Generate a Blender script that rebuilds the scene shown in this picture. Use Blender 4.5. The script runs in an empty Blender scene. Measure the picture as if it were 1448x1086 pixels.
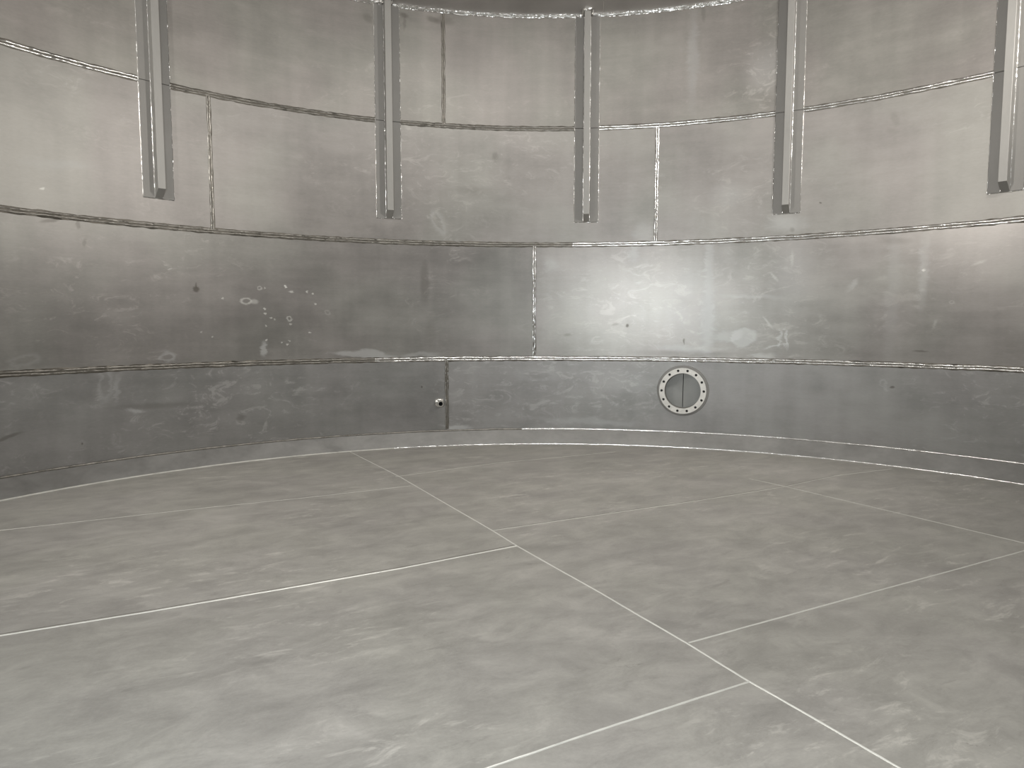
import bpy, bmesh, math, random
from mathutils import Vector, noise as mnoise

random.seed(7)
sc = bpy.context.scene
COL = sc.collection

# ------------------------------------------------------------------ measures (metres)
CX, CY = 0.442, 3.615            # tank axis, camera stands at the origin
R = 5.875                        # inner radius of the shell
RB = 5.743                       # radius where the bevelled curb meets the floor
ZT, ZA, ZB, ZC, ZD = 5.552, 4.140, 2.646, 1.140, 0.188
CAM_Z, PITCH, F_PX = 1.6, 0.0845, 1000.67
ROOF = math.tan(math.radians(16))


def P(a, r, z):
    t = math.radians(a)
    return Vector((CX + r * math.sin(t), CY + r * math.cos(t), z))


def inward(a):
    t = math.radians(a)
    return Vector((-math.sin(t), -math.cos(t), 0))


# ------------------------------------------------------------------ node helpers
class NT:
    def __init__(self, name):
        self.m = bpy.data.materials.new(name)
        self.m.use_nodes = True
        self.t = self.m.node_tree
        self.t.nodes.clear()

    def n(self, typ, **kw):
        nd = self.t.nodes.new(typ)
        for k, v in kw.items():
            setattr(nd, k, v)
        return nd

    def put(self, sock, v):
        if hasattr(v, 'is_output'):
            self.t.links.new(v, sock)
        elif isinstance(v, (tuple, list)) and len(v) == 3 and sock.type == 'RGBA':
            sock.default_value = (*v, 1)
        else:
            sock.default_value = v

    def math(self, op, a, b=None, c=None, clamp=False):
        nd = self.n('ShaderNodeMath', operation=op, use_clamp=clamp)
        for i, v in enumerate((a, b, c)):
            if v is not None:
                self.put(nd.inputs[i], v)
        return nd.outputs[0]

    def vmath(self, op, a, b):
        nd = self.n('ShaderNodeVectorMath', operation=op)
        self.put(nd.inputs[0], a)
        self.put(nd.inputs[1], b)
        return nd.outputs[0]

    def noise(self, vec, scale, detail=4, rough=0.55, dist=0.0, off=(0, 0, 0)):
        v = self.vmath('MULTIPLY', vec, scale)
        v = self.vmath('ADD', v, off)
        nd = self.n('ShaderNodeTexNoise')
        nd.inputs['Scale'].default_value = 1
        nd.inputs['Detail'].default_value = detail
        nd.inputs['Roughness'].default_value = rough
        nd.inputs['Distortion'].default_value = dist
        self.put(nd.inputs['Vector'], v)
        return nd

    def ramp(self, v, a, b, lo=0.0, hi=1.0):
        nd = self.n('ShaderNodeMapRange', interpolation_type='SMOOTHSTEP')
        self.put(nd.inputs[0], v)
        for i, x in enumerate((a, b, lo, hi)):
            self.put(nd.inputs[i + 1], x)
        return nd.outputs[0]

    def mix(self, f, a, b, blend='MIX'):
        nd = self.n('ShaderNodeMix', data_type='RGBA', blend_type=blend)
        self.put(nd.inputs[0], f)
        self.put(nd.inputs[6], a)
        self.put(nd.inputs[7], b)
        return nd.outputs[2]

    def attr(self, name):
        nd = self.n('ShaderNodeAttribute', attribute_type='OBJECT', attribute_name=name)
        return nd.outputs['Fac']

    def finish(self, col, rough, metal, bump=None, bstr=0.2, bdist=0.01, ani=0.0):
        bs = self.n('ShaderNodeBsdfPrincipled')
        self.put(bs.inputs['Base Color'], col)
        self.put(bs.inputs['Roughness'], rough)
        self.put(bs.inputs['Metallic'], metal)
        if bump is not None:
            bp = self.n('ShaderNodeBump')
            bp.inputs['Strength'].default_value = bstr
            bp.inputs['Distance'].default_value = bdist
            self.put(bp.inputs['Height'], bump)
            self.t.links.new(bp.outputs[0], bs.inputs['Normal'])
        o = self.n('ShaderNodeOutputMaterial')
        self.t.links.new(bs.outputs[0], o.inputs[0])
        return self.m


def mark_group():
    """soft edged, tilted ellipse (shape 0) or diamond (shape 1) around a point, in metres"""
    g = bpy.data.node_groups.new('surface_mark', 'ShaderNodeTree')
    for nm, st in (('Vector', 'NodeSocketVector'), ('Centre', 'NodeSocketVector'), ('Size', 'NodeSocketVector'),
                   ('Tilt', 'NodeSocketFloat'), ('Edge', 'NodeSocketFloat'), ('Hollow', 'NodeSocketFloat'),
                   ('Strength', 'NodeSocketFloat')):
        g.interface.new_socket(nm, in_out='INPUT', socket_type=st)
    g.interface.new_socket('Mask', in_out='OUTPUT', socket_type='NodeSocketFloat')
    gi = g.nodes.new('NodeGroupInput')
    go = g.nodes.new('NodeGroupOutput')
    L = g.links.new
    sub = g.nodes.new('ShaderNodeVectorMath'); sub.operation = 'SUBTRACT'
    L(gi.outputs['Vector'], sub.inputs[0]); L(gi.outputs['Centre'], sub.inputs[1])
    rot = g.nodes.new('ShaderNodeVectorRotate'); rot.rotation_type = 'Z_AXIS'
    L(sub.outputs[0], rot.inputs['Vector']); L(gi.outputs['Tilt'], rot.inputs['Angle'])
    div = g.nodes.new('ShaderNodeVectorMath'); div.operation = 'DIVIDE'
    L(rot.outputs[0], div.inputs[0]); L(gi.outputs['Size'], div.inputs[1])
    ln = g.nodes.new('ShaderNodeVectorMath'); ln.operation = 'LENGTH'
    L(div.outputs[0], ln.inputs[0])
    mr = g.nodes.new('ShaderNodeMapRange'); mr.interpolation_type = 'SMOOTHSTEP'
    L(ln.outputs['Value'], mr.inputs[0])
    ad = g.nodes.new('ShaderNodeMath'); ad.operation = 'ADD'; ad.inputs[0].default_value = 1
    L(gi.outputs['Edge'], ad.inputs[1])
    sb = g.nodes.new('ShaderNodeMath'); sb.operation = 'SUBTRACT'; sb.inputs[0].default_value = 1
    L(gi.outputs['Edge'], sb.inputs[1])
    L(sb.outputs[0], mr.inputs[1]); L(ad.outputs[0], mr.inputs[2])
    mr.inputs[3].default_value = 1; mr.inputs[4].default_value = 0
    mr2 = g.nodes.new('ShaderNodeMapRange'); mr2.interpolation_type = 'SMOOTHSTEP'
    L(ln.outputs['Value'], mr2.inputs[0])
    mr2.inputs[1].default_value = 0.45; mr2.inputs[2].default_value = 0.9
    mr2.inputs[3].default_value = 0; mr2.inputs[4].default_value = 1
    hm = g.nodes.new('ShaderNodeMix'); hm.data_type = 'FLOAT'
    L(gi.outputs['Hollow'], hm.inputs[0]); hm.inputs[2].default_value = 1; L(mr2.outputs[0], hm.inputs[3])
    mu = g.nodes.new('ShaderNodeMath'); mu.operation = 'MULTIPLY'
    L(mr.outputs[0], mu.inputs[0]); L(hm.outputs[0], mu.inputs[1])
    m2 = g.nodes.new('ShaderNodeMath'); m2.operation = 'MULTIPLY'
    L(mu.outputs[0], m2.inputs[0]); L(gi.outputs['Strength'], m2.inputs[1])
    L(m2.outputs[0], go.inputs[0])
    return g


MARK = mark_group()


def marks(nt, vec, items, amp, wob):
    """sum of marks; the vector is wobbled so that outlines come out ragged"""
    if not items:
        return 0.0
    cx = nt.n('ShaderNodeCombineXYZ')
    nt.put(cx.inputs[0], wob[0])
    nt.put(cx.inputs[1], wob[1])
    w = nt.vmath('SUBTRACT', cx.outputs[0], (0.5, 0.5, 0.0))
    w = nt.vmath('MULTIPLY', w, (amp, amp, 0))
    v = nt.vmath('ADD', vec, w)
    tot = None
    for (u, z, su, sz, tilt, edge, hollow, strength) in items:
        g = nt.n('ShaderNodeGroup', node_tree=MARK)
        nt.put(g.inputs['Vector'], v)
        g.inputs['Centre'].default_value = (u, z, 0)
        g.inputs['Size'].default_value = (su, sz, 1)
        g.inputs['Tilt'].default_value = math.radians(tilt)
        g.inputs['Edge'].default_value = edge
        g.inputs['Hollow'].default_value = hollow
        g.inputs['Strength'].default_value = strength
        tot = g.outputs[0] if tot is None else nt.math('ADD', tot, g.outputs[0])
    return tot


# pixel of the photograph -> place on the wall / floor (used to lay out stains and joints in metres)
def ray(x, y):
    X, Y = (x - 724) / F_PX, (y - 543) / F_PX
    c, s = math.cos(PITCH), math.sin(PITCH)
    return Vector((X, c - s * Y, -s - c * Y))


def on_floor(x, y):
    d = ray(x, y)
    t = -CAM_Z / d.z
    return d.x * t, d.y * t


def on_wall(x, y):
    d = ray(x, y)
    a = d.x ** 2 + d.y ** 2
    b = -(d.x * CX + d.y * CY)
    c = CX ** 2 + CY ** 2 - R * R
    t = (-b + math.sqrt(b * b - a * c)) / a
    return math.atan2(d.x * t - CX, d.y * t - CY) * R, CAM_Z + d.z * t


def wm(x, y, wx, wy, tilt=0, edge=0.4, hollow=0, strength=1):
    u0, z0 = on_wall(x, y)
    ua, _ = on_wall(x - wx, y)
    ub, _ = on_wall(x + wx, y)
    _, za = on_wall(x, y - wy)
    _, zb = on_wall(x, y + wy)
    return (u0, z0, (ub - ua) / 2, (za - zb) / 2, tilt, edge, hollow, strength)


def fm(x, y, su, sv, tilt=0, edge=0.4, hollow=0, strength=1):
    u, v = on_floor(x, y)
    return (u, v, su, sv, tilt, edge, hollow, strength)


# ------------------------------------------------------------------ materials
SCRUB_MARKS = [
    wm(800, 548, 150, 42, 0, 0.7, 0, 1.3), wm(320, 560, 130, 40, 0, 0.8, 0, 0.6), wm(880, 430, 80, 60, 0, 0.9, 0, 0.9),
    wm(1100, 420, 60, 90, 0, 0.9, 0, 0.9), wm(980, 440, 40, 60, 0, 0.9, 0, 0.8), wm(660, 260, 80, 60, 0, 0.9, 0, 0.5),
    wm(1040, 280, 60, 50, 0, 0.9, 0, 0.7), wm(1090, 100, 40, 70, 0, 0.9, 0, 0.7), wm(1300, 400, 60, 80, 0, 0.9, 0, 0.5),
]
PALE_MARKS = [
    wm(1000, 452, 9, 50, 0, 0.6, 0, 0.6), wm(1003, 380, 6, 60, 0, 0.6, 0, 0.25),
    wm(970, 494, 34, 5, 3, 0.5, 0, 0.4), wm(1052, 476, 20, 13, 0, 0.15, 0, 0.5),
    wm(1030, 474, 20, 7, -12, 0.3, 0, 0.4), wm(1112, 478, 2, 15, 0, 0.5, 0, 0.6), wm(1103, 478, 2, 13, 8, 0.5, 0, 0.5),
    wm(1094, 490, 14, 1.8, -18, 0.6, 0, 0.5), wm(1078, 503, 16, 3, 6, 0.5, 0, 0.4),
    wm(1205, 404, 9, 3, -35, 0.8, 0, 0.28), wm(1120, 385, 22, 45, 0, 0.9, 0, 0.2),
    wm(1262, 400, 9, 90, 0, 0.6, 0, 0.12), wm(975, 430, 28, 45, 0, 0.9, 0, 0.18),
    wm(1305, 385, 6, 40, 0, 0.8, 0, 0.25),
    wm(515, 501, 44, 5, 3, 0.3, 0, 0.45), wm(590, 503, 30, 3, -2, 0.5, 0, 0.3),
    wm(238, 505, 10, 9, -20, 0.35, 1, 0.45), wm(35, 512, 22, 7, -10, 0.5, 1, 0.2),
    wm(150, 540, 9, 26, 8, 0.5, 1, 0.28), wm(165, 548, 4, 18, 10, 0.6, 0, 0.25),
    wm(373, 494, 4, 9, 0, 0.5, 0, 0.5),
    wm(1112, 316, 22, 12, 0, 0.7, 0, 0.35), wm(1030, 275, 20, 14, 0, 0.9, 0, 0.2),
    wm(620, 315, 8, 16, -25, 0.5, 1, 0.3), wm(1085, 95, 24, 30, 30, 0.9, 0, 0.2),
    wm(980, 80, 7, 60, 0, 0.7, 0, 0.2), wm(910, 330, 12, 14, 0, 0.7, 0, 0.3),
    wm(780, 372, 10, 10, 0, 0.7, 0, 0.3), wm(895, 355, 7, 14, 0, 0.7, 0, 0.35),
    wm(1060, 420, 40, 3, 3, 0.7, 0, 0.2), wm(645, 604, 20, 3, 8, 0.4, 0, 0.5),
    wm(830, 596, 60, 4, 2, 0.6, 0, 0.3), wm(760, 530, 26, 10, 0, 0.7, 1, 0.2),
    wm(880, 540, 40, 14, 10, 0.8, 0, 0.22), wm(190, 580, 12, 3, 8, 0.5, 0, 0.4),
    wm(1250, 544, 5, 5, 0, 0.5, 1, 0.3), wm(80, 232, 40, 8, -4, 0.8, 0, 0.16),
]
SPOTS_MARKS = [
    wm(348, 426, 8, 4.5, 5, 0.3, 1, 0.8), wm(360, 427, 5, 3, 0, 0.5, 0, 0.5),
    wm(409, 451, 4, 3.2, 30, 0.3, 1, 0.8), wm(403.5, 405.5, 1.8, 1.8, 0, 0.4, 0, 1.3),
    wm(412, 413, 3, 1.5, 0, 0.4, 0, 0.7), wm(434, 412, 1.5, 1.5, 0, 0.4, 0, 0.9),
    wm(442, 415, 1.5, 1.5, 0, 0.4, 0, 0.9), wm(446, 430, 1.6, 1.4, 0, 0.4, 0, 0.8),
    wm(374, 437, 1.5, 1.5, 0, 0.4, 0, 0.9), wm(375, 444, 1.3, 1.3, 0, 0.4, 0, 0.8),
    wm(383, 450, 1.5, 1.5, 0, 0.4, 0, 0.8), wm(389, 452, 1.3, 1.3, 0, 0.4, 0, 0.6),
    wm(376, 461, 1.4, 1.4, 0, 0.4, 0, 0.9), wm(377, 481, 1.5, 1.5, 0, 0.4, 0, 0.9),
    wm(398, 484, 1.3, 1.3, 0, 0.4, 0, 0.8), wm(406, 487, 1.6, 1.3, 0, 0.4, 0, 0.9),
    wm(409, 482, 1.2, 1.2, 0, 0.4, 0, 0.7), wm(438, 470, 1.5, 1.2, 0, 0.4, 0, 0.9),
    wm(367, 407, 3, 3, 0, 0.4, 1, 0.7), wm(374, 407, 1.3, 1.5, 0, 0.4, 0, 0.6),
    wm(411, 459, 1.2, 1.4, 0, 0.4, 0, 0.7), wm(315, 422, 1.4, 1.4, 0, 0.4, 0, 0.7),
    wm(285, 469, 1.2, 1.2, 0, 0.4, 0, 0.5), wm(301, 476, 1.4, 1.2, 0, 0.4, 0, 0.6),
    wm(463, 442, 4, 3, 30, 0.4, 1, 0.3), wm(240, 380, 3, 1.2, -30, 0.5, 0, 0.3),
    wm(1306, 382, 2, 2, 0, 0.4, 0, 0.8), wm(1304, 410, 4, 2, 0, 0.8, 0, 0.12),
    wm(1346, 427, 4, 2, 0, 0.5, 1, 0.35), wm(1385, 371, 9, 2, -20, 0.8, 0, 0.22),
    wm(1322, 458, 2, 5, 20, 0.8, 0, 0.25), wm(1095, 392, 2, 7, -40, 0.6, 0, 0.3),
    wm(1085, 455, 1.5, 8, -40, 0.7, 0, 0.3), wm(1120, 366, 2, 9, 0, 0.8, 0, 0.25),
    wm(60, 266, 3, 1.2, -20, 0.5, 0, 0.5),
]
DARK_MARKS = [
    wm(601, 400, 6, 28, 0, 0.5, 0, 0.35), wm(608, 470, 7, 22, 0, 0.8, 0, 0.22),
    wm(887, 460, 2.0, 2.2, 0, 0.5, 0, 0.9), wm(870, 458, 5, 1.5, -15, 0.5, 0, 0.3),
    wm(803, 474, 5, 2, 0, 0.5, 0, 0.35), wm(967, 483, 1.2, 4, 0, 0.5, 0, 0.8),
    wm(1265, 340, 20, 5, 5, 0.7, 0, 0.25), wm(1302, 497, 10, 1.2, 0, 0.5, 0, 0.5),
    wm(1262, 547, 3, 1.5, 0, 0.5, 0, 0.7), wm(597, 548, 1.3, 1.3, 0, 0.5, 0, 0.9),
    wm(10, 619, 22, 2, -12, 0.5, 0, 0.5), wm(117, 626, 1.6, 1.4, 0, 0.5, 0, 0.7),
    wm(220, 573, 45, 4, 2, 0.7, 0, 0.3), wm(340, 590, 6, 5, 0, 0.7, 0, 0.35),
    wm(70, 311, 14, 2.5, -18, 0.5, 0, 0.5), wm(110, 316, 3, 6, 0, 0.5, 0, 0.4),
    wm(120, 343, 2.5, 6, 20, 0.5, 0, 0.3), wm(1267, 168, 5, 10, -20, 0.6, 0, 0.18),
    wm(1262, 184, 8, 4, 20, 0.8, 0, 0.15), wm(700, 222, 4, 6, 0, 0.6, 0, 0.35),
    wm(670, 270, 18, 6, 0, 0.8, 0, 0.2), wm(1160, 286, 2, 1, 30, 0.5, 0, 0.8),
    wm(613, 28, 9, 4, 20, 0.6, 0, 0.5), wm(630, 28, 12, 6, 0, 0.6, 0, 0.4),
    wm(571, 22, 6, 3, 10, 0.6, 0, 0.6), wm(572, 33, 2, 8, 5, 0.6, 0, 0.4),
    wm(520, 26, 7, 5, 30, 0.6, 0, 0.35), wm(995, 18, 3, 12, 0, 0.6, 0, 0.3),
    wm(1120, 325, 3, 3, 0, 0.6, 0, 0.3), wm(966, 500, 60, 4, 0, 0.7, 0, 0.3),
    wm(277, 409, 4.5, 4, 45, 0.4, 0, 0.85), wm(277, 403.5, 1.2, 4, 0, 0.5, 0, 0.6),
]


def near(items, box):
    """only the marks that lie on this plate"""
    u0, u1, z0, z1 = box
    return [m for m in items if u0 - m[2] - 0.2 < m[0] < u1 + m[2] + 0.2 and z0 < m[1] < z1]


def wall_material(box):
    nt = NT('mill_finish_steel')
    uv = nt.n('ShaderNodeUVMap', uv_map='UVMap').outputs[0]
    seed = nt.attr('seed')
    sv = nt.n('ShaderNodeCombineXYZ')
    nt.put(sv.inputs[2], seed)
    uvs = nt.vmath('ADD', uv, sv.outputs[0])
    cloud = nt.noise(uvs, (0.75, 1.1, 1), 3, 0.55).outputs[0]
    cloud2 = nt.noise(uvs, (2.2, 3.4, 1), 4, 0.6, 0, (5, 3, 2)).outputs[0]
    roll = nt.noise(uvs, (1.1, 13, 1), 4, 0.6, 0, (1, 7, 0)).outputs[0]
    runs = nt.noise(uvs, (5.0, 0.35, 1), 2, 0.5, 0.0, (3, 1, 4)).outputs[0]
    smear = nt.noise(uvs, (3.2, 6.5, 1), 5, 0.75, 1.4, (8, 8, 1)).outputs[0]
    smear_on = nt.ramp(nt.noise(uvs, (0.55, 0.8, 1), 2, 0.5, 0, (2, 9, 5)).outputs[0], 0.42, 0.66)
    tint = nt.noise(uvs, (0.9, 0.9, 1), 1, 0.5, 0, (11, 4, 3)).outputs[0]
    grain = nt.noise(uvs, (24, 60, 1), 1, 0.6, 0, (0, 0, 7)).outputs[0]

    f = nt.math('MULTIPLY_ADD', nt.math('SUBTRACT', cloud, 0.5), 0.55, 0.5)
    f = nt.math('MULTIPLY_ADD', nt.math('SUBTRACT', cloud2, 0.5), 0.40, f)
    f = nt.math('MULTIPLY_ADD', nt.math('SUBTRACT', roll, 0.5), 0.18, f)
    f = nt.math('MULTIPLY_ADD', nt.math('SUBTRACT', runs, 0.5), 0.25, f)
    f = nt.math('MULTIPLY_ADD', nt.math('SUBTRACT', grain, 0.5), 0.12, f)
    sm = nt.math('MULTIPLY', nt.ramp(smear, 0.54, 0.70), smear_on)
    sm = nt.math('MULTIPLY', sm, nt.attr('smear'))
    sm = nt.math('ADD', sm, nt.math('MULTIPLY', nt.ramp(smear, 0.50, 0.68), marks(nt, uv, near(SCRUB_MARKS, box), 0.3, (smear, cloud2))))
    f = nt.math('MULTIPLY_ADD', sm, 0.42, f)

    pale = marks(nt, uv, near(PALE_MARKS, box), 0.22, (smear, cloud2))
    spots = marks(nt, uv, near(SPOTS_MARKS, box), 0.05, (grain, smear))
    dark = marks(nt, uv, near(DARK_MARKS, box), 0.08, (smear, cloud2))
    f = nt.math('ADD', f, nt.attr('tone'))
    f = nt.math('MINIMUM', nt.math('MAXIMUM', f, 0.02), 1.3)
    hue = nt.mix(nt.ramp(tint, 0.38, 0.62), (0.478, 0.458, 0.415), (0.485, 0.450, 0.417))
    hue = nt.mix(nt.attr('cool'), hue, (0.460, 0.462, 0.458))
    lum = nt.ramp(f, 0.0, 1.0, 0.33, 0.70)
    nd = nt.n('ShaderNodeVectorMath', operation='SCALE')
    nt.put(nd.inputs[0], hue)
    nt.put(nd.inputs[3], lum)
    col = nd.outputs[0]
    pm = nt.math('MINIMUM', nt.math('MAXIMUM', pale, 0.0), 1.0)
    col = nt.mix(nt.math('MULTIPLY', pm, 0.85), col, (0.50, 0.505, 0.495))
    col = nt.mix(nt.math('MINIMUM', nt.math('MULTIPLY', spots, 0.75), 0.9), col, (0.66, 0.65, 0.61))
    col = nt.mix(nt.math('MINIMUM', dark, 0.92), col, (0.10, 0.09, 0.078))
    rough = nt.math('MULTIPLY_ADD', nt.math('SUBTRACT', cloud2, 0.5), 0.08, nt.attr('rough'))
    rough = nt.math('MULTIPLY_ADD', nt.math('SUBTRACT', roll, 0.5), 0.04, rough)
    rough = nt.math('MULTIPLY_ADD', pale, 0.10, rough)
    bump = nt.math('MULTIPLY_ADD', cloud, 1.2, nt.math('MULTIPLY', grain, 0.05))
    metal = nt.math('MULTIPLY_ADD', pm, -0.22, 0.66)
    return nt.finish(col, rough, metal, bump, 0.16, 0.012)


def floor_material():
    nt = NT('scuffed_floor_steel')
    uv = nt.n('ShaderNodeUVMap', uv_map='UVMap').outputs[0]
    rot = nt.n('ShaderNodeVectorRotate', rotation_type='Z_AXIS')
    nt.put(rot.inputs['Vector'], uv)
    rot.inputs['Angle'].default_value = -0.49
    v = rot.outputs[0]
    cloud = nt.noise(v, (0.9, 1.3, 1), 4, 0.6).outputs[0]
    patch = nt.noise(v, (2.6, 4.2, 1), 6, 0.74, 0.45, (4, 2, 1)).outputs[0]
    streak = nt.noise(v, (3.4, 10, 1), 5, 0.74, 0.6, (6, 1, 2)).outputs[0]
    streak_on = nt.ramp(nt.noise(v, (0.8, 0.9, 1), 1, 0.5, 0, (1, 3, 9)).outputs[0], 0.42, 0.64)
    dust = nt.noise(v, (60, 60, 1), 1, 0.7, 0, (2, 2, 2)).outputs[0]
    tint = nt.noise(v, (1.2, 1.2, 1), 1, 0.5, 0, (9, 9, 3)).outputs[0]
    f = nt.math('MULTIPLY_ADD', nt.math('SUBTRACT', cloud, 0.5), 0.35, 0.45)
    f = nt.math('MULTIPLY_ADD', nt.math('SUBTRACT', patch, 0.5), 0.95, f)
    f = nt.math('MULTIPLY_ADD', nt.math('MULTIPLY', nt.ramp(streak, 0.53, 0.70), streak_on), 0.38, f)
    f = nt.math('MULTIPLY_ADD', nt.ramp(streak, 0.42, 0.28), -0.14, f)
    f = nt.math('MULTIPLY_ADD', nt.math('SUBTRACT', dust, 0.5), 0.13, f)
    pale = marks(nt, uv, [
        fm(540, 1000, 0.13, 0.06, 20, 0.6, 0, 0.45), fm(490, 1038, 0.06, 0.03, -20, 0.4, 1, 0.5),
        fm(530, 1040, 0.16, 0.05, 15, 0.7, 0, 0.3), fm(450, 835, 0.20, 0.05, 25, 0.6, 0, 0.4),
        fm(415, 1042, 0.035, 0.02, 10, 0.4, 1, 0.4), fm(380, 930, 0.05, 0.02, 0, 0.4, 1, 0.35),
        fm(770, 800, 0.05, 0.42, 28, 0.35, 0, 0.3), fm(905, 875, 0.04, 0.45, 28, 0.5, 0, 0.3),
        fm(850, 830, 0.05, 0.35, 28, 0.5, 0, 0.3), fm(1025, 945, 0.04, 0.24, 28, 0.4, 1, 0.3),
        fm(700, 900, 0.10, 0.05, 10, 0.5, 0, 0.35), fm(790, 895, 0.35, 0.22, 0, 0.9, 0, 0.18),
        fm(1100, 805, 0.10, 0.05, 30, 0.5, 0, 0.45), fm(1075, 815, 0.07, 0.04, 30, 0.4, 1, 0.4),
        fm(1030, 845, 0.30, 0.10, 20, 0.7, 0, 0.28), fm(1300, 850, 0.06, 0.05, -10, 0.4, 1, 0.4),
        fm(925, 680, 0.75, 0.22, 10, 0.6, 0, 0.26), fm(1130, 668, 0.55, 0.30, 20, 0.7, 0, 0.24),
        fm(1215, 695, 0.16, 0.10, 0, 0.5, 0, 0.35), fm(720, 673, 0.35, 0.10, 10, 0.5, 0, 0.22),
        fm(180, 720, 0.30, 0.06, 25, 0.5, 0, 0.35), fm(60, 770, 0.40, 0.10, 25, 0.7, 0, 0.3),
        fm(200, 820, 0.25, 0.10, 20, 0.8, 0, 0.25), fm(260, 865, 0.45, 0.03, 26, 0.6, 0, 0.3),
        fm(600, 800, 0.5, 0.05, 26, 0.6, 0, 0.28), fm(350, 1075, 0.35, 0.12, 0, 0.9, 0, 0.25),
        fm(1150, 1070, 0.20, 0.06, -30, 0.7, 0, 0.25), fm(1105, 1040, 0.14, 0.05, -30, 0.7, 0, 0.22),
        fm(1380, 1030, 0.40, 0.20, 0, 0.9, 0, 0.16), fm(620, 770, 0.25, 0.06, 20, 0.7, 0, 0.28),
        fm(640, 665, 0.2, 0.05, 10, 0.6, 0, 0.2), fm(1020, 735, 0.3, 0.14, 10, 0.8, 0, 0.25),
    ], 0.40, (patch, streak))
    dark = marks(nt, uv, [
        fm(960, 888, 0.20, 0.08, 25, 0.5, 0, 0.28), fm(1050, 878, 0.30, 0.05, 20, 0.6, 0, 0.25),
        fm(775, 775, 0.25, 0.12, -20, 0.7, 0, 0.24), fm(700, 790, 0.3, 0.12, 0, 0.8, 0, 0.16),
        fm(745, 905, 0.25, 0.16, 0, 0.8, 0, 0.2), fm(830, 985, 0.3, 0.12, 20, 0.8, 0, 0.16),
        fm(1130, 990, 0.10, 0.30, 30, 0.8, 0, 0.2), fm(880, 940, 0.04, 0.012, 10, 0.5, 0, 0.5),
        fm(1385, 1053, 0.015, 0.01, 20, 0.5, 0, 0.6), fm(1300, 930, 0.35, 0.12, 10, 0.8, 0, 0.14),
        fm(120, 800, 0.6, 0.22, 20, 0.8, 0, 0.16), fm(480, 745, 0.5, 0.2, 20, 0.8, 0, 0.18),
        fm(860, 645, 0.5, 0.2, 0, 0.7, 0, 0.25), fm(1320, 800, 0.5, 0.16, 20, 0.8, 0, 0.16),
        fm(1250, 665, 0.35, 0.10, 0, 0.7, 0, 0.25), fm(390, 700, 1.0, 0.35, 15, 0.8, 0, 0.18),
    ], 0.40, (streak, patch))
    f = nt.math('MULTIPLY_ADD', pale, 0.28, f)
    f = nt.math('MULTIPLY_ADD', dark, -0.40, f)
    hue = nt.mix(nt.ramp(tint, 0.36, 0.64), (0.512, 0.491, 0.446), (0.508, 0.484, 0.446))
    nd = nt.n('ShaderNodeVectorMath', operation='SCALE')
    nt.put(nd.inputs[0], hue)
    nt.put(nd.inputs[3], nt.ramp(f, 0.0, 1.1, 0.49, 1.02))
    rough = nt.math('MULTIPLY_ADD', nt.math('SUBTRACT', patch, 0.5), 0.25, 0.55)
    relief = nt.noise(v, (5, 14, 1), 3, 0.65, 0, (7, 7, 7)).outputs[0]
    bump = nt.math('MULTIPLY_ADD', relief, 0.6, nt.math('MULTIPLY', dust, 0.08))
    return nt.finish(nd.outputs[0], rough, 0.25, bump, 0.30, 0.012)


def plain_steel(name, base, rough, metal, vary=0.15, scale=6.0, stretch=(1, 1, 1), bstr=0.15):
    nt = NT(name)
    co = nt.n('ShaderNodeTexCoord').outputs['Object']
    s = tuple(scale * k for k in stretch)
    a = nt.noise(co, s, 5, 0.6, 0.4).outputs[0]
    b = nt.noise(co, tuple(6 * k for k in s), 3, 0.6, 0, (3, 3, 3)).outputs[0]
    f = nt.math('MULTIPLY_ADD', nt.math('SUBTRACT', a, 0.5), vary * 3, 1.0)
    f = nt.math('MULTIPLY_ADD', nt.math('SUBTRACT', b, 0.5), vary, f)
    nd = nt.n('ShaderNodeVectorMath', operation='SCALE')
    nd.inputs[0].default_value = base
    nt.put(nd.inputs[3], f)
    r = nt.math('MULTIPLY_ADD', nt.math('SUBTRACT', a, 0.5), 0.3, rough)
    return nt.finish(nd.outputs[0], r, metal, b, bstr, 0.004)


M_FLOOR = floor_material()
M_WELD = plain_steel('weld_bead_steel', (0.72, 0.715, 0.70), 0.24, 1.0, 0.25, 9.0, bstr=0.35)
M_FLOORWELD = plain_steel('floor_weld_steel', (0.66, 0.65, 0.60), 0.42, 0.35, 0.06, 7.0)
M_TINT = plain_steel('heat_tinted_steel', (0.11, 0.10, 0.085), 0.42, 0.8, 0.5, 5.0)
M_GAP = plain_steel('joint_oxide', (0.16, 0.15, 0.13), 0.6, 0.5, 0.2, 9.0)  # dark oxide line along the floor joints
M_DULLWELD = plain_steel('dull_floor_weld_steel', (0.47, 0.46, 0.42), 0.45, 0.3, 0.2, 5.0)
M_SHADEWELD = plain_steel('shaded_weld_steel', (0.24, 0.228, 0.205), 0.36, 0.85, 0.5, 9.0, bstr=0.4)  # dark copy of the weld steel: paints shade on runs without lamp highlights
M_BAR = plain_steel('stiffener_steel', (0.285, 0.276, 0.258), 0.46, 0.4, 0.10, 4.0, (1, 1, 0.35))
M_PAD = plain_steel('backing_plate_steel', (0.20, 0.192, 0.178), 0.46, 0.30, 0.10, 4.0, (1, 1, 0.4))
M_CURB = plain_steel('curb_steel', (0.22, 0.216, 0.206), 0.42, 0.8, 0.22, 2.2, (1, 1, 2))
M_ROOF = plain_steel('roof_steel', (0.40, 0.38, 0.36), 0.5, 0.6, 0.14, 1.5)
M_FLANGE = plain_steel('bright_flange_steel', (0.56, 0.545, 0.51), 0.45, 0.35, 0.22, 14.0)
M_COVER = plain_steel('cover_steel', (0.24, 0.24, 0.228), 0.5, 0.7, 0.06, 5.0)
M_DARK = plain_steel('dark_bore', (0.02, 0.02, 0.02), 0.7, 0.0, 0.1, 10.0)
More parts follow.
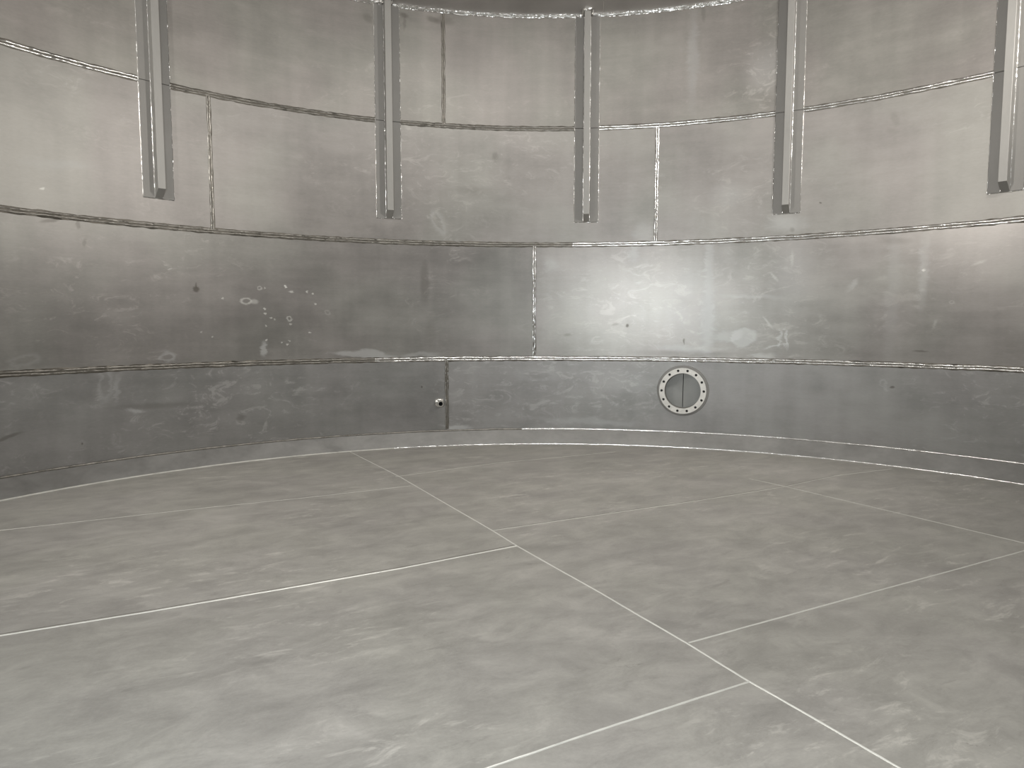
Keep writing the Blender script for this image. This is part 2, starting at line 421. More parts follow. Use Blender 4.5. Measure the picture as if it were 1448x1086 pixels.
M_NOZ = plain_steel('machined_steel', (0.72, 0.71, 0.68), 0.22, 1.0, 0.1, 12.0)


# ------------------------------------------------------------------ mesh helpers
class MB:
    def __init__(self):
        self.v, self.f, self.uv = [], [], []

    def add(self, p, uv=None):
        self.v.append(tuple(p))
        self.uv.append(uv if uv else (p[0], p[1]))
        return len(self.v) - 1

    def grid(self, rows, close_u=False, close_v=False):
        """rows of points (each row the same length); optional (point, uv) pairs"""
        idx = []
        for r in rows:
            idx.append([self.add(*q) if isinstance(q, tuple) and len(q) == 2 and not isinstance(q[0], (int, float))
                        else self.add(q) for q in r])
        n, m = len(idx), len(idx[0])
        for i in range(n if close_v else n - 1):
            for j in range(m if close_u else m - 1):
                a, b = idx[i], idx[(i + 1) % n]
                k = (j + 1) % m
                self.f.append((a[j], a[k], b[k], b[j]))
        return idx

    def build(self, name, mat, parent=None, smooth=True, origin=None, merge=True):
        o = origin if origin is not None else Vector((0, 0, 0))
        me = bpy.data.meshes.new(name)
        me.from_pydata([tuple(Vector(p) - o) for p in self.v], [], self.f)
        lay = me.uv_layers.new(name='UVMap')
        for lp in me.loops:
            lay.data[lp.index].uv = self.uv[lp.vertex_index]
        me.validate()
        if merge:
            bm = bmesh.new()
            bm.from_mesh(me)
            bmesh.ops.remove_doubles(bm, verts=bm.verts, dist=1e-6)
            bmesh.ops.recalc_face_normals(bm, faces=bm.faces)
            bm.to_mesh(me)
            bm.free()
        me.polygons.foreach_set('use_smooth', [smooth] * len(me.polygons))
        if smooth:
            me.set_sharp_from_angle(angle=math.radians(35))
        me.materials.append(mat)
        ob = bpy.data.objects.new(name, me)
        COL.objects.link(ob)
        if parent is not None:
            ob.parent = parent
            ob.location = o - parent.location
        else:
            ob.location = o
        return ob


def empty(name, loc, label=None, cat=None, group=None, kind=None):
    o = bpy.data.objects.new(name, None)
    o.empty_display_size = 0.2
    o.location = loc
    COL.objects.link(o)
    tag(o, label, cat, group, kind)
    return o


def tag(o, label=None, cat=None, group=None, kind=None):
    if label: o['label'] = label
    if cat: o['category'] = cat
    if group: o['group'] = group
    if kind: o['kind'] = kind


def jit(s, seed, freq):
    return mnoise.noise(Vector((s * freq, seed * 7.31, seed * 1.7)))


BEAD = [(-1.0, -0.3), (-0.90, 0.35), (-0.72, 0.85), (-0.52, 1.0), (-0.32, 0.75), (-0.16, 0.0), (-0.12, -0.3), (0.12, -0.3), (0.16, 0.0), (0.32, 0.75), (0.52, 1.0), (0.72, 0.85), (0.90, 0.35), (1.0, -0.3)]
ROUND = [(-1.0, -0.2), (-0.7, 0.55), (-0.3, 0.95), (0.0, 1.05), (0.3, 0.95), (0.7, 0.55), (1.0, -0.2)]


def bead(pts, nrm, width, height, seed, profile=BEAD, rough=0.3, wander=0.10):
    """weld bead along pts; nrm: surface normal at every point"""
    mb = MB()
    rows = []
    s = 0.0
    n = len(pts)
    for i, p in enumerate(pts):
        if i:
            s += (pts[i] - pts[i - 1]).length
        t = (pts[min(i + 1, n - 1)] - pts[max(i - 1, 0)]).normalized()
        side = nrm[i].cross(t).normalized()
        w = width / 2 * (1 + 0.22 * jit(s, seed, 7) + 0.16 * jit(s, seed + 3, 23))
        off = width * wander * (jit(s, seed + 1, 3.0) + 0.5 * jit(s, seed + 2, 14))
        row = []
        for k, (a, h) in enumerate(profile):
            hh = height * h * (1 + rough * jit(s + 0.013 * k, seed + 5 + k * 0.37, 16) + rough * 0.9 * jit(s, seed + 9 + k, 48))
            row.append(p + side * (off + a * w) + nrm[i] * hh)
        rows.append(row)
    mb.grid(rows)
    # closed ends
    for r in (rows[0], rows[-1]):
        b = len(mb.v)
        for q in r:
            mb.add(q)
        mb.f.append(tuple(range(b, b + len(r))))
    return mb


def arc_path(a0, a1, r, z, step=0.0009):
    n = max(2, int(abs(math.radians(a1 - a0)) / step))
    A = [a0 + (a1 - a0) * i / n for i in range(n + 1)]
    return [P(a, r, z) for a in A], [inward(a) for a in A]


def vert_path(a, r, z0, z1, step=0.006, bow=0.0, seed=0):
    n = max(2, int(abs(z1 - z0) / step))
    pts = [P(a, r, z0 + (z1 - z0) * i / n) for i in range(n + 1)]
    return pts, [inward(a)] * (n + 1)


# ------------------------------------------------------------------ shell (the round wall)
wall = empty('wall_round', (CX, CY, 0), kind='structure')
TH = 0.012
MAN_A, MAN_Z, MAN_R = 17.74, 0.733, 0.232


def shell_plate(a0, a1, z0, z1, tone, rough, smear, cool, hole=False):
    g = 0.0012
    z0, z1 = z0 + g, z1 - g
    a0, a1 = a0 + math.degrees(g / R), a1 - math.degrees(g / R)
    mb = MB()

    def q(a, r, z):
        return (P(a, r, z), (math.radians(a) * R, z))

    def patch(b0, b1, y0, y1):
        n = max(2, int((b1 - b0) / 0.5))
        rows = [[q(b0 + (b1 - b0) * i / n, R, z) for i in range(n + 1)] for z in (y0, y1)]
        mb.grid(rows)

    if not hole:
        patch(a0, a1, z0, z1)
    else:
        H = 0.38
        dh = math.degrees(H / R)
        patch(a0, MAN_A - dh, z0, z1)
        patch(MAN_A + dh, a1, z0, z1)
        patch(MAN_A - dh, MAN_A + dh, z0, MAN_Z - H)
        patch(MAN_A - dh, MAN_A + dh, MAN_Z + H, z1)
        rows = []
        N = 96
        for k in range(7):
            f = k / 6
            row = []
            for i in range(N):
                t = 2 * math.pi * i / N + math.pi / 4
                c, s = math.cos(t), math.sin(t)
                sq = H / max(abs(c), abs(s))
                rr = (MAN_R + 0.031) * (1 - f) + sq * f
                row.append(q(MAN_A + math.degrees(rr * c / R), R, MAN_Z + rr * s))
            rows.append(row)
        mb.grid(rows, close_u=True)
    # rim returning to the back of the plate
    n = max(2, int((a1 - a0) / 0.5))
    for z in (z0, z1):
        mb.grid([[q(a0 + (a1 - a0) * i / n, r, z) for i in range(n + 1)] for r in (R, R + TH)])
    for a in (a0, a1):
        mb.grid([[q(a, r, z) for r in (R, R + TH)] for z in (z0, z1)])
    ob = mb.build('shell_plate', wall_material((math.radians(a0) * R, math.radians(a1) * R, z0, z1)), wall, origin=P((a0 + a1) / 2, R, (z0 + z1) / 2), merge=False)
    ob['tone'] = tone
    ob['rough'] = rough
    ob['smear'] = smear
    ob['cool'] = cool
    ob['seed'] = random.uniform(0, 40)
    return ob


# backing shell behind the plates
mb = MB()
N = 180


def shell_ring(z, r):
    return [P(360 * i / N, r, z) for i in range(N)]


# lower band is open at the manhole; upper band is complete
dh = math.degrees(0.30 / R)
nseg = 170
A = [MAN_A + dh + (360 - 2 * dh) * i / nseg for i in range(nseg + 1)]
for r in (R + TH + 0.003, R + 0.04):
    mb.grid([[P(a, r, z) for a in A] for z in (-0.05, ZC)])
    mb.grid([shell_ring(z, r) for z in (ZC, ZT + 0.02)], close_u=True)
B = [MAN_A - dh + 2 * dh * i / 8 for i in range(9)]
for z0, z1 in ((-0.05, MAN_Z - 0.30), (MAN_Z + 0.30, ZC)):
    mb.grid([[P(a, R + TH + 0.003, z) for a in B] for z in (z0, z1)])
mb.build('outer_shell', M_CURB, wall, origin=Vector((CX, CY, 0)))

# courses:            joints (deg)                                    z0  z1
COURSES = [
    ([-128, -72, -12.97, 47.0 + 14, 116, 174], ZA, ZT, [(0, .40), (-.02, .40), (-.06, .40), (-.08, .40), (0, .4), (0, .4)], 0.35, 0.0),
    ([-150, -95, -40.45, 14.0, 68.5, 123], ZB, ZA, [(0, .42), (.06, .40), (.08, .40), (.10, .40), (0, .4), (0, .4)], 0.55, 0.15),
    ([-172, -117, -62, -1.41, 56, 111], ZC, ZB, [(0, .42), (0, .42), (-.06, .38), (.12, .34), (0, .4), (0, .4)], 0.8, 0.2),
    ([-122, -67, -12.84, 60, 114, 168], ZD, ZC, [(0, .42), (-.02, .40), (.06, .42), (0, .42), (0, .4), (0, .4)], 1.25, 0.6),
]
for joints, z0, z1, look, smear, cool in COURSES:
    J = joints + [joints[0] + 360]
    for i in range(len(joints)):
        a0, a1 = J[i], J[i + 1]
        hole = z0 == ZD and a0 < MAN_A < a1
        shell_plate(a0, a1, z0, z1, look[i][0], look[i][1], smear, cool, hole)

# stiffener places
STIFF = [-45.88, -19.92, 5.20, 29.42, 50.94]
PAD_HALF = math.degrees(0.158 / R)

# horizontal welds (run A stops at the backing plates)
sd = 1


def hweld(a0, a1, r, z, w, h, profile=BEAD, name='horizontal_weld', mat=M_WELD, rough=0.3, parent=wall, nfun=None):
    global sd
    sd += 1
    pts, nr = arc_path(a0, a1, r, z)
    if nfun:
        nr = [nfun(n) for n in nr]
    mid = pts[len(pts) // 2]
    return bead(pts, nr, w, h, sd, profile, rough).build(name, mat, parent, origin=mid)


def stain(a0, a1, z, w):
    """heat tinted margin either side of a weld, 1 mm proud of the plate"""
    n = max(2, int((a1 - a0) / 0.25))
    m = MB()
    A = [a0 + (a1 - a0) * i / n for i in range(n + 1)]
    rows = []
    for k, (dz, dr) in enumerate(((-0.5, 0), (-0.47, 0.0016), (0.47, 0.0016), (0.5, 0))):
        rows.append([P(a, R - dr + 0.0002, z + dz * w * (1 + 0.35 * jit(a * 0.1, k + z, 12))) for a in A])
    m.grid(rows)
    return m.build('heat_tint', M_TINT, wall, origin=P((a0 + a1) / 2, R, z))


LO, HI = -112, 108
runs = [LO] + [x for a in STIFF for x in (a - PAD_HALF, a + PAD_HALF)] + [HI]
for i in range(0, len(runs), 2):
    hweld(runs[i], runs[i + 1], R, ZA, 0.052, 0.0048, mat=M_SHADEWELD if i in (2, 4) else M_WELD)  # the runs between the first three bars are painted as unlit
    stain(runs[i], runs[i + 1], ZA, 0.064)
for z, w in ((ZB, 0.052), (ZC, 0.050)):
    cut = 3.5 if z == ZB else -22
    hweld(LO, cut, R, z, w, 0.0048, mat=M_SHADEWELD)  # left run darkened by colour to stand for the missing highlight
    hweld(cut, HI, R, z, w, 0.0048)
    stain(LO, HI, z, w + 0.014)

# vertical welds
for a, z0, z1 in ((-12.97, ZA, ZT), (-40.42, ZB, ZA), (14.02, ZB, ZA), (-1.42, ZC, ZB), (-12.84, ZD, ZC),
                  (61, ZA, ZT), (68.5, ZB, ZA), (56, ZC, ZB), (60, ZD, ZC), (-72, ZA, ZT), (-62, ZC, ZB), (-67, ZD, ZC)):
    sd += 1
    pts, nr = vert_path(a, R, z0 + 0.02, z1 - 0.02)
    tw = math.degrees(0.024 / R)
    m = MB()
    m.grid([[P(a + k * tw * (1 + 0.3 * jit(p.z, k + a, 9)), R - d, p.z) for k, d in ((-1, -0.0002), (-0.94, 0.0016), (0.94, 0.0016), (1, -0.0002))] for p in pts[::3]])
    m.build('heat_tint', M_TINT, wall, origin=P(a, R, (z0 + z1) / 2))
    bead(pts, nr, 0.042, 0.0042, sd, BEAD, 0.5).build('vertical_weld', M_SHADEWELD if a in (-12.97, -40.42, -12.84) else M_WELD, wall, origin=P(a, R, (z0 + z1) / 2))  # dark copy dims left-hand joints that the lamps would light up

# ------------------------------------------------------------------ curb between wall and floor
mb = MB()
N = 360
slope = Vector((ZD, R - RB, 0)).normalized()      # (radial inward, up) normal of the bevel
mb.grid([[P(i * 360 / N, r, z) for i in range(N)] for r, z in
         ((R + 0.002, ZD), (RB, 0.0), (RB, -0.04), (R + 0.002, -0.04))], close_u=True)
curb = mb.build('baseboard_round', M_CURB, None, origin=Vector((CX, CY, 0)))
tag(curb, kind='structure')
up = Vector((0, 0, 1))
hweld(-3.0, HI, R - 0.003, ZD - 0.001, 0.026, 0.007, ROUND, 'top_weld', M_WELD, 0.1, curb, lambda n: (n * 0.9 + up * 0.2).normalized())
hweld(LO, -3.0, R - 0.003, ZD - 0.001, 0.026, 0.007, ROUND, 'top_weld', M_SHADEWELD, 0.1, curb, lambda n: (n * 0.9 + up * 0.2).normalized())
hweld(-20.0, HI, RB + 0.002, 0.003, 0.024, 0.010, ROUND, 'floor_weld', M_WELD, 0.08, curb, lambda n: (n * 0.6 + up * 0.8).normalized())
hweld(LO, -20.0, RB + 0.002, 0.003, 0.024, 0.010, ROUND, 'floor_weld', M_DULLWELD, 0.08, curb, lambda n: (n * 0.6 + up * 0.8).normalized())  # duller colour on the left run imitates the fading highlight

# ------------------------------------------------------------------ floor
mb = MB()
rings = [0.02] + [0.4 * k for k in range(1, 15)] + [RB + 0.012]
N = 128
mb.grid([[P(360 * i / N, r, 0) for i in range(N)] for r in rings], close_u=True)
c = mb.add(P(0, 0, 0))
mb.f.append(tuple(range(0, N)))
mb.grid([[P(360 * i / N, RB + 0.012, z) for i in range(N)] for z in (0, -0.03)], close_u=True)
floor = mb.build('floor', M_FLOOR, None, smooth=False)
tag(floor, kind='structure')


def floor_seam(px, w, h, name='weld_seam', mat=None, ext0=None, ext1=None, shift=0.0, prof=ROUND):
    global sd
    sd += 1
    P2 = [Vector((*on_floor(*p), 0)) for p in px]
    if ext0 is not None:
        P2.insert(0, P2[0] + (P2[0] - P2[1]).normalized() * ext0)
    if ext1 is not None:
        P2.append(P2[-1] + (P2[-1] - P2[-2]).normalized() * ext1)
    pts = []
    for a, b in zip(P2[:-1], P2[1:]):
        n = max(1, int((b - a).length / 0.012))
        pts += [a + (b - a) * i / n for i in range(n)]
    pts.append(P2[-1])
    if shift:
        d = (P2[-1] - P2[0]).normalized()
        sv = Vector((-d.y, d.x, 0)) * shift
        pts = [p + sv for p in pts]
    keep = [p for p in pts if (p - Vector((CX, CY, 0))).length < RB - 0.004]
    return bead(keep, [up] * len(keep), w, h, sd, prof, 0.15, 0.12).build(name, mat or M_FLOORWELD, floor, origin=keep[len(keep) // 2])


floor_seam([(495, 639), (565, 674), (630, 712), (696, 750), (731, 772), (850, 839), (970, 909), (1060, 964), (1165, 1024), (1272, 1086)], 0.013, 0.004, ext1=4.5)
floor_seam([(1060, 677), (1110, 688), (1250, 721), (1448, 768)], 0.016, 0.004, ext1=4.0, mat=M_DULLWELD)
floor_seam([(974, 909), (1210, 844), (1448, 779)], 0.012, 0.004, ext1=1.6)
floor_seam([(1060, 964), (870, 1025), (690, 1086)], 0.012, 0.004, ext1=3.0)
floor_seam([(697, 750), (870, 725), (1000, 706), (1110, 688), (1180, 673), (1260, 663)], 0.014, 0.003, mat=M_DULLWELD)
floor_seam([(559, 674), (700, 655), (870, 639)], 0.014, 0.003, mat=M_DULLWELD)
floor_seam([(731, 772), (566, 804), (400, 833), (200, 867), (0, 899)], 0.014, 0.004, ext1=2.5)
floor_seam([(580, 687), (430, 704), (290, 718), (0, 750)], 0.014, 0.003, ext1=2.5, mat=M_DULLWELD)
for px, w in (([(731, 771), (566, 803), (400, 832), (200, 866), (0, 898)], 0.007),
              ([(580, 687), (430, 704), (290, 718), (0, 750)], 0.007),
              ([(559, 674), (700, 655), (870, 639)], 0.009),
              ([(697, 750), (870, 725), (1000, 706), (1110, 688), (1180, 673)], 0.007)):
    left = px[-1][0] < px[0][0]
    floor_seam(px, w, 0.0015, 'joint_gap', M_GAP, shift=(-0.013 if left else 0.013), ext1=(2.5 if left else None))

# ------------------------------------------------------------------ conical roof
mb = MB()
N = 180
rows = []
for r in (R + 0.03, 5.0, 4.0, 3.0, 2.0, 1.0, 0.3):
    rows.append([P(360 * i / N, r, ZT + 0.012 + (R - r) * ROOF) for i in range(N)])
for r in (0.3, 3.0, R + 0.03):
    rows.append([P(360 * i / N, r, ZT + 0.024 + (R - r) * ROOF) for i in range(N)])
mb.grid(rows, close_u=True)
b = len(mb.v)
ap = [P(360 * i / N, 0.3, ZT + 0.012 + (R - 0.3) * ROOF) for i in range(N)]
for q_ in ap:
    mb.add(q_)
mb.f.append(tuple(range(b, b + N)))
roof = mb.build('ceiling', M_ROOF, None, origin=Vector((CX, CY, ZT)))
tag(roof, kind='structure')
runsT = [LO] + [x for a in STIFF for x in (a - 0.75, a + 0.75)] + [HI]
for i in range(0, len(runsT), 2):
    hweld(runsT[i], runsT[i + 1], R - 0.004, ZT - 0.002, 0.060, 0.013, BEAD, 'eaves_weld', M_WELD, 0.45, roof,
          lambda n: (n * 0.85 - up * 0.5).normalized())
for a in (-83, -53, -23, 7.1, 37, 67, 97):
    sd += 1
    n = 300
    pts = [P(a, r, ZT + 0.012 + (R - r) * ROOF) for r in [R - 0.02 - (R - 0.4) * i / n for i in range(n + 1)]]
    nn = (inward(a) * math.sin(math.atan(ROOF)) * -1 - up * math.cos(math.atan(ROOF))) * -1
    nn = -nn
    bead(pts, [nn] * len(pts), 0.014, 0.003, sd, ROUND, 0.3).build('radial_weld', M_ROOF, roof, origin=pts[n // 2])

# ------------------------------------------------------------------ wall stiffeners
BW, BD, ZLOW, ZTOP = 0.080, 0.100, 2.936, ZT + 0.03
LABELS = [
    'grey steel stiffener bar on the wall, farthest left, with shadows on both sides',
    'grey steel stiffener bar on the wall, second from left of five, with narrow shadow strips',
    'grey steel stiffener bar on the wall, middle of five, its top end in view',
    'grey steel stiffener bar on the wall, second from right, dark strip along its left',
    'grey steel stiffener bar on the wall, farthest right, cut by the edge of the view',
]


def stiffener(a, label):
    root = empty('wall_stiffener', P(a, R - 0.006, ZLOW), label, 'steel bar', 'vertical stiffener bars around the tank wall')
    PT = 0.008
    h = PAD_HALF

    def pad(z0, z1):
        m = MB()
        n = 8
        A = [a - h + 2 * h * i / n for i in range(n + 1)]
        c = math.degrees(0.0025 / R)
        prof = [(0, R + 0.001), (0, R - PT + 0.002), (0.0025, R - PT), (-1, 0)]
        inner = [[P(x, R - PT, z) for x in [A[0] + c] + A[1:-1] + [A[-1] - c]] for z in (z0 + 0.0025, z1 - 0.0025)]
        lo1 = [P(x, R - PT + 0.0025, z0) for x in A]
        hi1 = [P(x, R - PT + 0.0025, z1) for x in A]
        lo2 = [P(x, R, z0) for x in A]
        hi2 = [P(x, R, z1) for x in A]
        m.grid([lo2, lo1, inner[0], inner[1], hi1, hi2])
        # side edges
        for k, j in ((0, 0), (-1, -1)):
            m.grid([[lo2[k], hi2[k]], [lo1[k], hi1[k]], [inner[0][j], inner[1][j]]])
        return m.build('backing_plate', M_PAD, root, smooth=False, origin=P(a, R, (z0 + z1) / 2))

    pad(ZLOW, ZA - 0.002)
    pad(ZA + 0.002, ZT - 0.012)

    # square bar with a mitred lower end
    n_in = inward(a)
    t = Vector((math.cos(math.radians(a)), -math.sin(math.radians(a)), 0))
    base = P(a, R - PT, 0)
    m = MB()
    c = 0.004
    prof = [(-BW / 2, 0), (-BW / 2, BD - c), (-BW / 2 + c * 0.3, BD - c * 0.3), (-BW / 2 + c, BD), (BW / 2 - c, BD),
            (BW / 2 - c * 0.3, BD - c * 0.3), (BW / 2, BD - c), (BW / 2, 0)]

    def zlow(d):
        return ZLOW + 0.004 + 0.086 * d / BD

    rows = [[base + t * x + n_in * d + up * zlow(d) for x, d in prof],
            [base + t * x + n_in * d + up * (zlow(d) + 0.003) for x, d in prof],
            [base + t * x + n_in * d + up * ZTOP for x, d in prof]]
    # a slightly chamfered lower rim
    rows[0] = [base + t * (x * 0.95) + n_in * (d - 0.002 if d > BD / 2 else d) + up * zlow(d) for x, d in prof]
    m.grid(rows, close_u=True)
    for r_ in (rows[0], rows[2]):
        b0 = len(m.v)
        for q_ in r_:
            m.add(q_)
        m.f.append(tuple(range(b0, b0 + len(r_))))
    m.build('square_bar', M_BAR, root, smooth=False, origin=base + up * ZLOW)

    global sd
    # fillet welds where the bar meets its plate
    for sgn in (-1, 1):
        sd += 1
        nn = (t * sgn + n_in).normalized()
        k = int((ZT - ZLOW) / 0.012)
        pts = [base + t * sgn * BW / 2 + up * (ZLOW + 0.01 + (ZT - 0.03 - ZLOW) * i / k) for i in range(k + 1)]
        bead(pts, [nn] * len(pts), 0.013, 0.005, sd, ROUND, 0.6).build('fillet_weld', M_WELD, root, origin=pts[k // 2])
    # thin welds along the edges of the backing plate
    for sgn in (-1, 1):
        sd += 1
        pts, nr = vert_path(a + sgn * h, R - 0.001, ZLOW, ZT - 0.02, 0.012)
        bead(pts, nr, 0.010, 0.005, sd, ROUND, 0.8, 0.2).build('edge_weld', M_WELD, root, origin=pts[len(pts) // 2])
    sd += 1
    k = 40
    pts = [P(a - h + 2 * h * i / k, R - 0.001, ZLOW - 0.002) for i in range(k + 1)]
    bead(pts, [inward(a)] * (k + 1), 0.009, 0.004, sd, ROUND, 0.8, 0.2).build('edge_weld', M_WELD, root, origin=pts[k // 2])
    # weld wrapped around the top of the bar under the roof
    sd += 1
    path = [(-0.15, 0.0), (-0.075, 0.0), (-BW / 2 - 0.006, 0.03), (-BW / 2 - 0.006, BD), (-BW / 2 + 0.012, BD + 0.012),
            (BW / 2 - 0.012, BD + 0.012), (BW / 2 + 0.006, BD), (BW / 2 + 0.006, 0.03), (0.075, 0.0), (0.15, 0.0)]
    pts = []
    for (x0, d0), (x1, d1) in zip(path[:-1], path[1:]):
        L = math.hypot(x1 - x0, d1 - d0)
        kk = max(2, int(L / 0.006))
        for i in range(kk):
            f = i / kk
            x, d = x0 + (x1 - x0) * f, d0 + (d1 - d0) * f
            pts.append(base + t * x + n_in * d + up * (ZT + (d + PT) * ROOF - 0.001))
    bead(pts, [(n_in * 0.75 - up * 0.66).normalized()] * len(pts), 0.048, 0.016, sd, ROUND, 0.6, 0.12).build('top_weld', M_WELD, root, origin=pts[len(pts) // 2])
    return root


for a, l in zip(STIFF, LABELS):
    stiffener(a, l)

# ------------------------------------------------------------------ manhole
man = empty('manhole', P(MAN_A, R, MAN_Z - 0.30),
            'round manhole with a pale bolt-holed flange ring low on the tank wall', 'manhole')
n_in = inward(MAN_A)
t_ = Vector((math.cos(math.radians(MAN_A)), -math.sin(math.radians(MAN_A)), 0))
ctr = P(MAN_A, R, MAN_Z)


def mp(x, y, d):
    return ctr + t_ * x + up * y + n_in * d


def ring(name, mat, r0, r1, d0, d1, c=0.003, N=96):
    m = MB()
    sec = [(r0, d0), (r0, d1 - c), (r0 + c, d1), (r1 - c, d1), (r1, d1 - c), (r1, d0)]
    m.grid([[mp(r * math.cos(2 * math.pi * i / N), r * math.sin(2 * math.pi * i / N), d) for i in range(N)] for r, d in sec], close_u=True, close_v=True)
    return m.build(name, mat, man, origin=ctr)


def curved_ring(name, mat, r0, r1, h):
    """reinforcing ring that follows the shell"""
    m = MB()
    N = 96
    rows = []
    for r, d in ((r0, 0), (r0, h), (r1 - 0.003, h), (r1, h * 0.4), (r1, -0.001)):
        rows.append([P(MAN_A + math.degrees(r * math.cos(2 * math.pi * i / N) / R), R - d, MAN_Z + r * math.sin(2 * math.pi * i / N)) for i in range(N)])
    m.grid(rows, close_u=True)
    return m.build(name, mat, man, origin=ctr)


curved_ring('reinforcing_ring', M_PAD, 0.264, 0.330, 0.012)
ring('neck', M_PAD, MAN_R - 0.001, 0.262, -0.16, 0.030)


def flange():
    bm = bmesh.new()
    r0, r1, rh, rr = MAN_R - 0.002, 0.299, 0.268, 0.0165
    d0, d1 = 0.030, 0.052
    # 14 sectors, each with a hole: fan out hole rim to the sector outline, so that the holes are real
    K = 14
    def V(x, y, d):
        return bm.verts.new(mp(x, y, d))
    def pol(r, th):
        return (r * math.sin(th), r * math.cos(th))
    for k in range(K):
        tc = 2 * math.pi * (k + 0.5) / K
        dt = math.pi / K
        outline = []
        S = 6
        for i in range(S):
            outline.append(pol(r1, tc - dt + 2 * dt * i / S))
        outline.append(pol(r1, tc + dt))
        outline.append(pol((r0 + r1) / 2, tc + dt))
        for i in range(S):
            outline.append(pol(r0, tc + dt - 2 * dt * i / S))
        outline.append(pol(r0, tc - dt))
        outline.append(pol((r0 + r1) / 2, tc - dt))
        hx, hy = pol(rh, tc)
        n = len(outline)
        hole = []
        for (x, y) in outline:
            L = math.hypot(x - hx, y - hy)
            hole.append((hx + (x - hx) / L * rr, hy + (y - hy) / L * rr))
        of = [V(x, y, d1) for x, y in outline]
        hf = [V(x, y, d1) for x, y in hole]
        hb = [V(x, y, d0) for x, y in hole]
        ob_ = [V(x, y, d0) for x, y in outline]
        for i in range(n):
            j = (i + 1) % n
            bm.faces.new((of[i], of[j], hf[j], hf[i]))
            bm.faces.new((hf[i], hf[j], hb[j], hb[i]))
            bm.faces.new((ob_[i], ob_[j], hb[j], hb[i]))
            onrim = lambda q_, r: abs(math.hypot(*q_) - r) < 1e-6
            if (onrim(outline[i], r1) and onrim(outline[j], r1)) or (onrim(outline[i], r0) and onrim(outline[j], r0)):
                bm.faces.new((of[i], of[j], ob_[j], ob_[i]))
    bmesh.ops.remove_doubles(bm, verts=bm.verts, dist=1e-5)
    bmesh.ops.recalc_face_normals(bm, faces=bm.faces)
    me = bpy.data.meshes.new('flange_ring')
    bm.to_mesh(me)
    bm.free()
    me.materials.append(M_FLANGE)
    for v in me.vertices:
        v.co -= ctr
    ob = bpy.data.objects.new('flange_ring', me)
    COL.objects.link(ob)
    ob.parent = man
    ob.location = ctr - man.location
    ob['label'] = 'pale flange ring with fourteen bolt holes'
    fr = ob
    # dark sockets behind the holes
    for k in range(K):
        tc = 2 * math.pi * (k + 0.5) / K
        hx, hy = pol(rh, tc)
        m = MB()
        rows = [[mp(hx + r * math.cos(2 * math.pi * i / 16), hy + r * math.sin(2 * math.pi * i / 16), d) for i in range(16)]
                for r, d in ((0.0164, d1 - 0.002), (0.0164, d0 + 0.002), (0.002, d0 + 0.002))]
        m.grid(rows, close_u=True)
        b0 = len(m.v)
        for q_ in rows[-1]:
            m.add(q_)
        m.f.append(tuple(range(b0, b0 + 16)))
        o = m.build('bolt_hole', M_DARK, fr, origin=mp(hx, hy, d0))
        o.location = mp(hx, hy, d0) - ctr
    return ob


flange()

# the closing plate behind the neck: two leaves that meet at a dark upright joint
for sgn in (-1, 1):
    m = MB()
    g = 0.0045
    pts2 = []
    RR = MAN_R + 0.02
    n = 40
    a0 = math.asin(g / RR)
    for i in range(n + 1):
        th = a0 + (math.pi - 2 * a0) * i / n
        pts2.append((sgn * RR * math.sin(th), RR * math.cos(th)))
    for d in (-0.10, -0.125):
        b0 = len(m.v)
        for x, y in pts2:
            m.add(mp(x - 0.004 + 0.010 * y, y, d))
        m.f.append(tuple(range(b0, b0 + len(pts2))))
    k = len(pts2)
    for i in range(k):
        j = (i + 1) % k
        m.f.append((i, j, k + j, k + i))
    m.build('cover_leaf', M_COVER, man, smooth=False, origin=ctr)
m = MB()
m.grid([[mp(x, y, d) for x in (-0.02, 0.02)] for y, d in ((-0.24, -0.13), (0.24, -0.13))])
m.grid([[mp(x, y, d) for x in (-0.02, 0.02)] for y, d in ((-0.24, -0.14), (0.24, -0.14))])
m.build('joint_strip', M_DARK, man, smooth=False, origin=ctr)

# ------------------------------------------------------------------ small pipe nozzle
NA, NZ = -13.83, 0.560
noz = empty('pipe_nozzle', P(NA, R, NZ - 0.04), 'small round steel pipe nozzle with black bore, low on the wall beside a weld', 'pipe nozzle')
n_in2 = inward(NA)
t2 = Vector((math.cos(math.radians(NA)), -math.sin(math.radians(NA)), 0))
c2 = P(NA, R, NZ)


def lathe(name, mat, prof, parent, close=True, N=40):
    m = MB()
    m.grid([[c2 + t2 * (r * math.cos(2 * math.pi * i / N)) + up * (r * math.sin(2 * math.pi * i / N)) + n_in2 * d for i in range(N)]
            for r, d in prof], close_u=True, close_v=close)
    return m.build(name, mat, parent, origin=c2)


lathe('base_weld', M_WELD, [(0.040, 0.0), (0.040, 0.016), (0.050, 0.018), (0.062, 0.010), (0.068, -0.001)], noz)
lathe('coupling', M_NOZ, [(0.024, -0.01), (0.024, 0.118), (0.028, 0.124), (0.040, 0.124), (0.044, 0.119), (0.044, 0.085), (0.041, 0.080), (0.041, -0.01)], noz)
o = lathe('bore', M_DARK, [(0.0235, 0.118), (0.0235, 0.010), (0.001, 0.010)], noz, close=False)

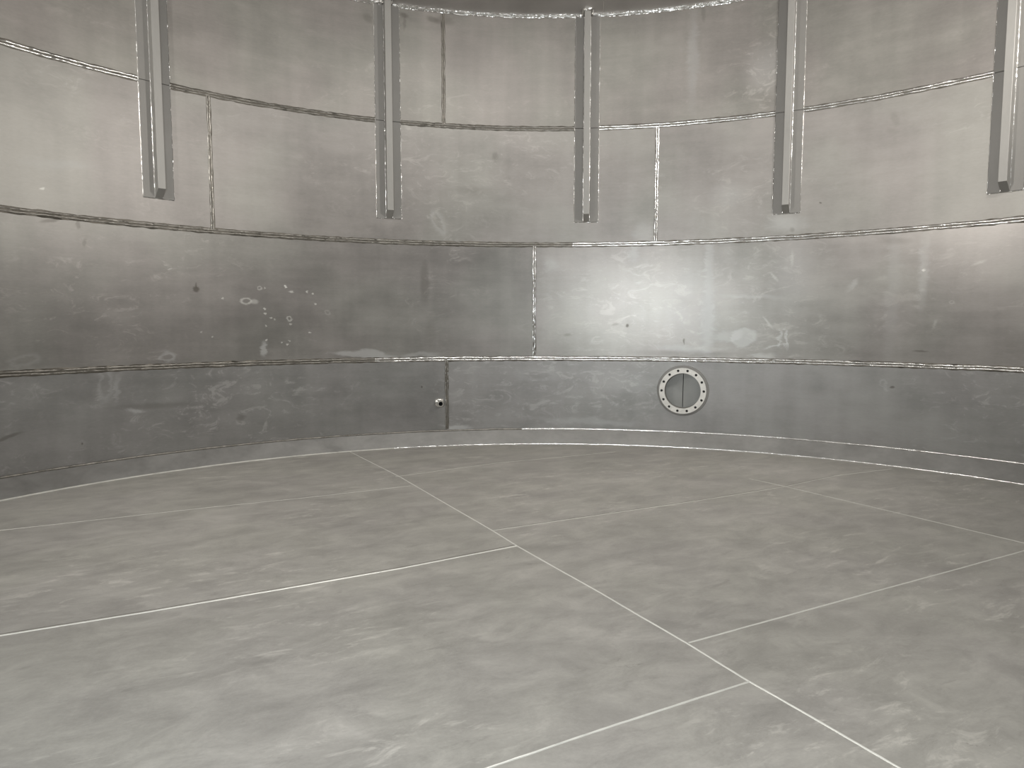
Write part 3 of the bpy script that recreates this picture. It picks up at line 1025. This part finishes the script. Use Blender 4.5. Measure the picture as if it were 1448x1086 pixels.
# ------------------------------------------------------------------ lights: work lamps standing in the tank and an added fill light under the closed roof
def lamp(name, loc, power, color, radius, target=None, spot=None, blend=0.6):
    ld = bpy.data.lights.new(name, 'SPOT' if spot else 'POINT')
    ld.energy = power
    ld.color = color
    ld.shadow_soft_size = radius
    if spot:
        ld.spot_size = math.radians(spot)
        ld.spot_blend = blend
    o = bpy.data.objects.new(name, ld)
    COL.objects.link(o)
    o.location = loc
    if target is not None:
        o.rotation_euler = (Vector(target) - Vector(loc)).to_track_quat('-Z', 'Y').to_euler()
    return o


lamp('work_lamp', (-0.88, -0.25, 2.15), 305, (0.90, 0.96, 1.0), 0.10)
lamp('work_lamp', (4.9, 5.0, 4.9), 400, (1.0, 0.965, 0.92), 0.06, (1.5, 9.0, 3.4), 130, 1.0)
lamp('work_lamp', (-4.7, 3.4, 4.5), 330, (1.0, 0.965, 0.92), 0.06, (0.5, 8.6, 2.8), 150, 0.9)
ld = bpy.data.lights.new('added_roof_fill', 'AREA')  # added fill to brighten the floor; the roof has no opening
ld.shape = 'DISK'
ld.size = 1.2
ld.energy = 115
ld.color = (1.0, 0.985, 0.95)
o = bpy.data.objects.new('added_roof_fill', ld)
COL.objects.link(o)
o.location = (CX + 0.9, CY - 0.6, 6.75)

w = bpy.data.worlds.new('world')
sc.world = w
w.use_nodes = True
w.node_tree.nodes['Background'].inputs[0].default_value = (0.05, 0.05, 0.05, 1)

# ------------------------------------------------------------------ camera
cd = bpy.data.cameras.new('camera')
cd.sensor_width = 36
cd.lens = 36 * F_PX / 1448
cd.clip_start = 0.05
cam = bpy.data.objects.new('camera', cd)
COL.objects.link(cam)
cam.location = (0, 0, CAM_Z)
cam.rotation_euler = (math.pi / 2 - PITCH, 0, 0)
sc.camera = cam

sc.view_settings.view_transform = 'Standard'
sc.view_settings.look = 'None'
sc.view_settings.gamma = 1
sc.view_settings.exposure = 0.82
sc.view_settings.use_curve_mapping = False
sc.cycles.max_bounces = 8
sc.cycles.diffuse_bounces = 5
sc.cycles.glossy_bounces = 6
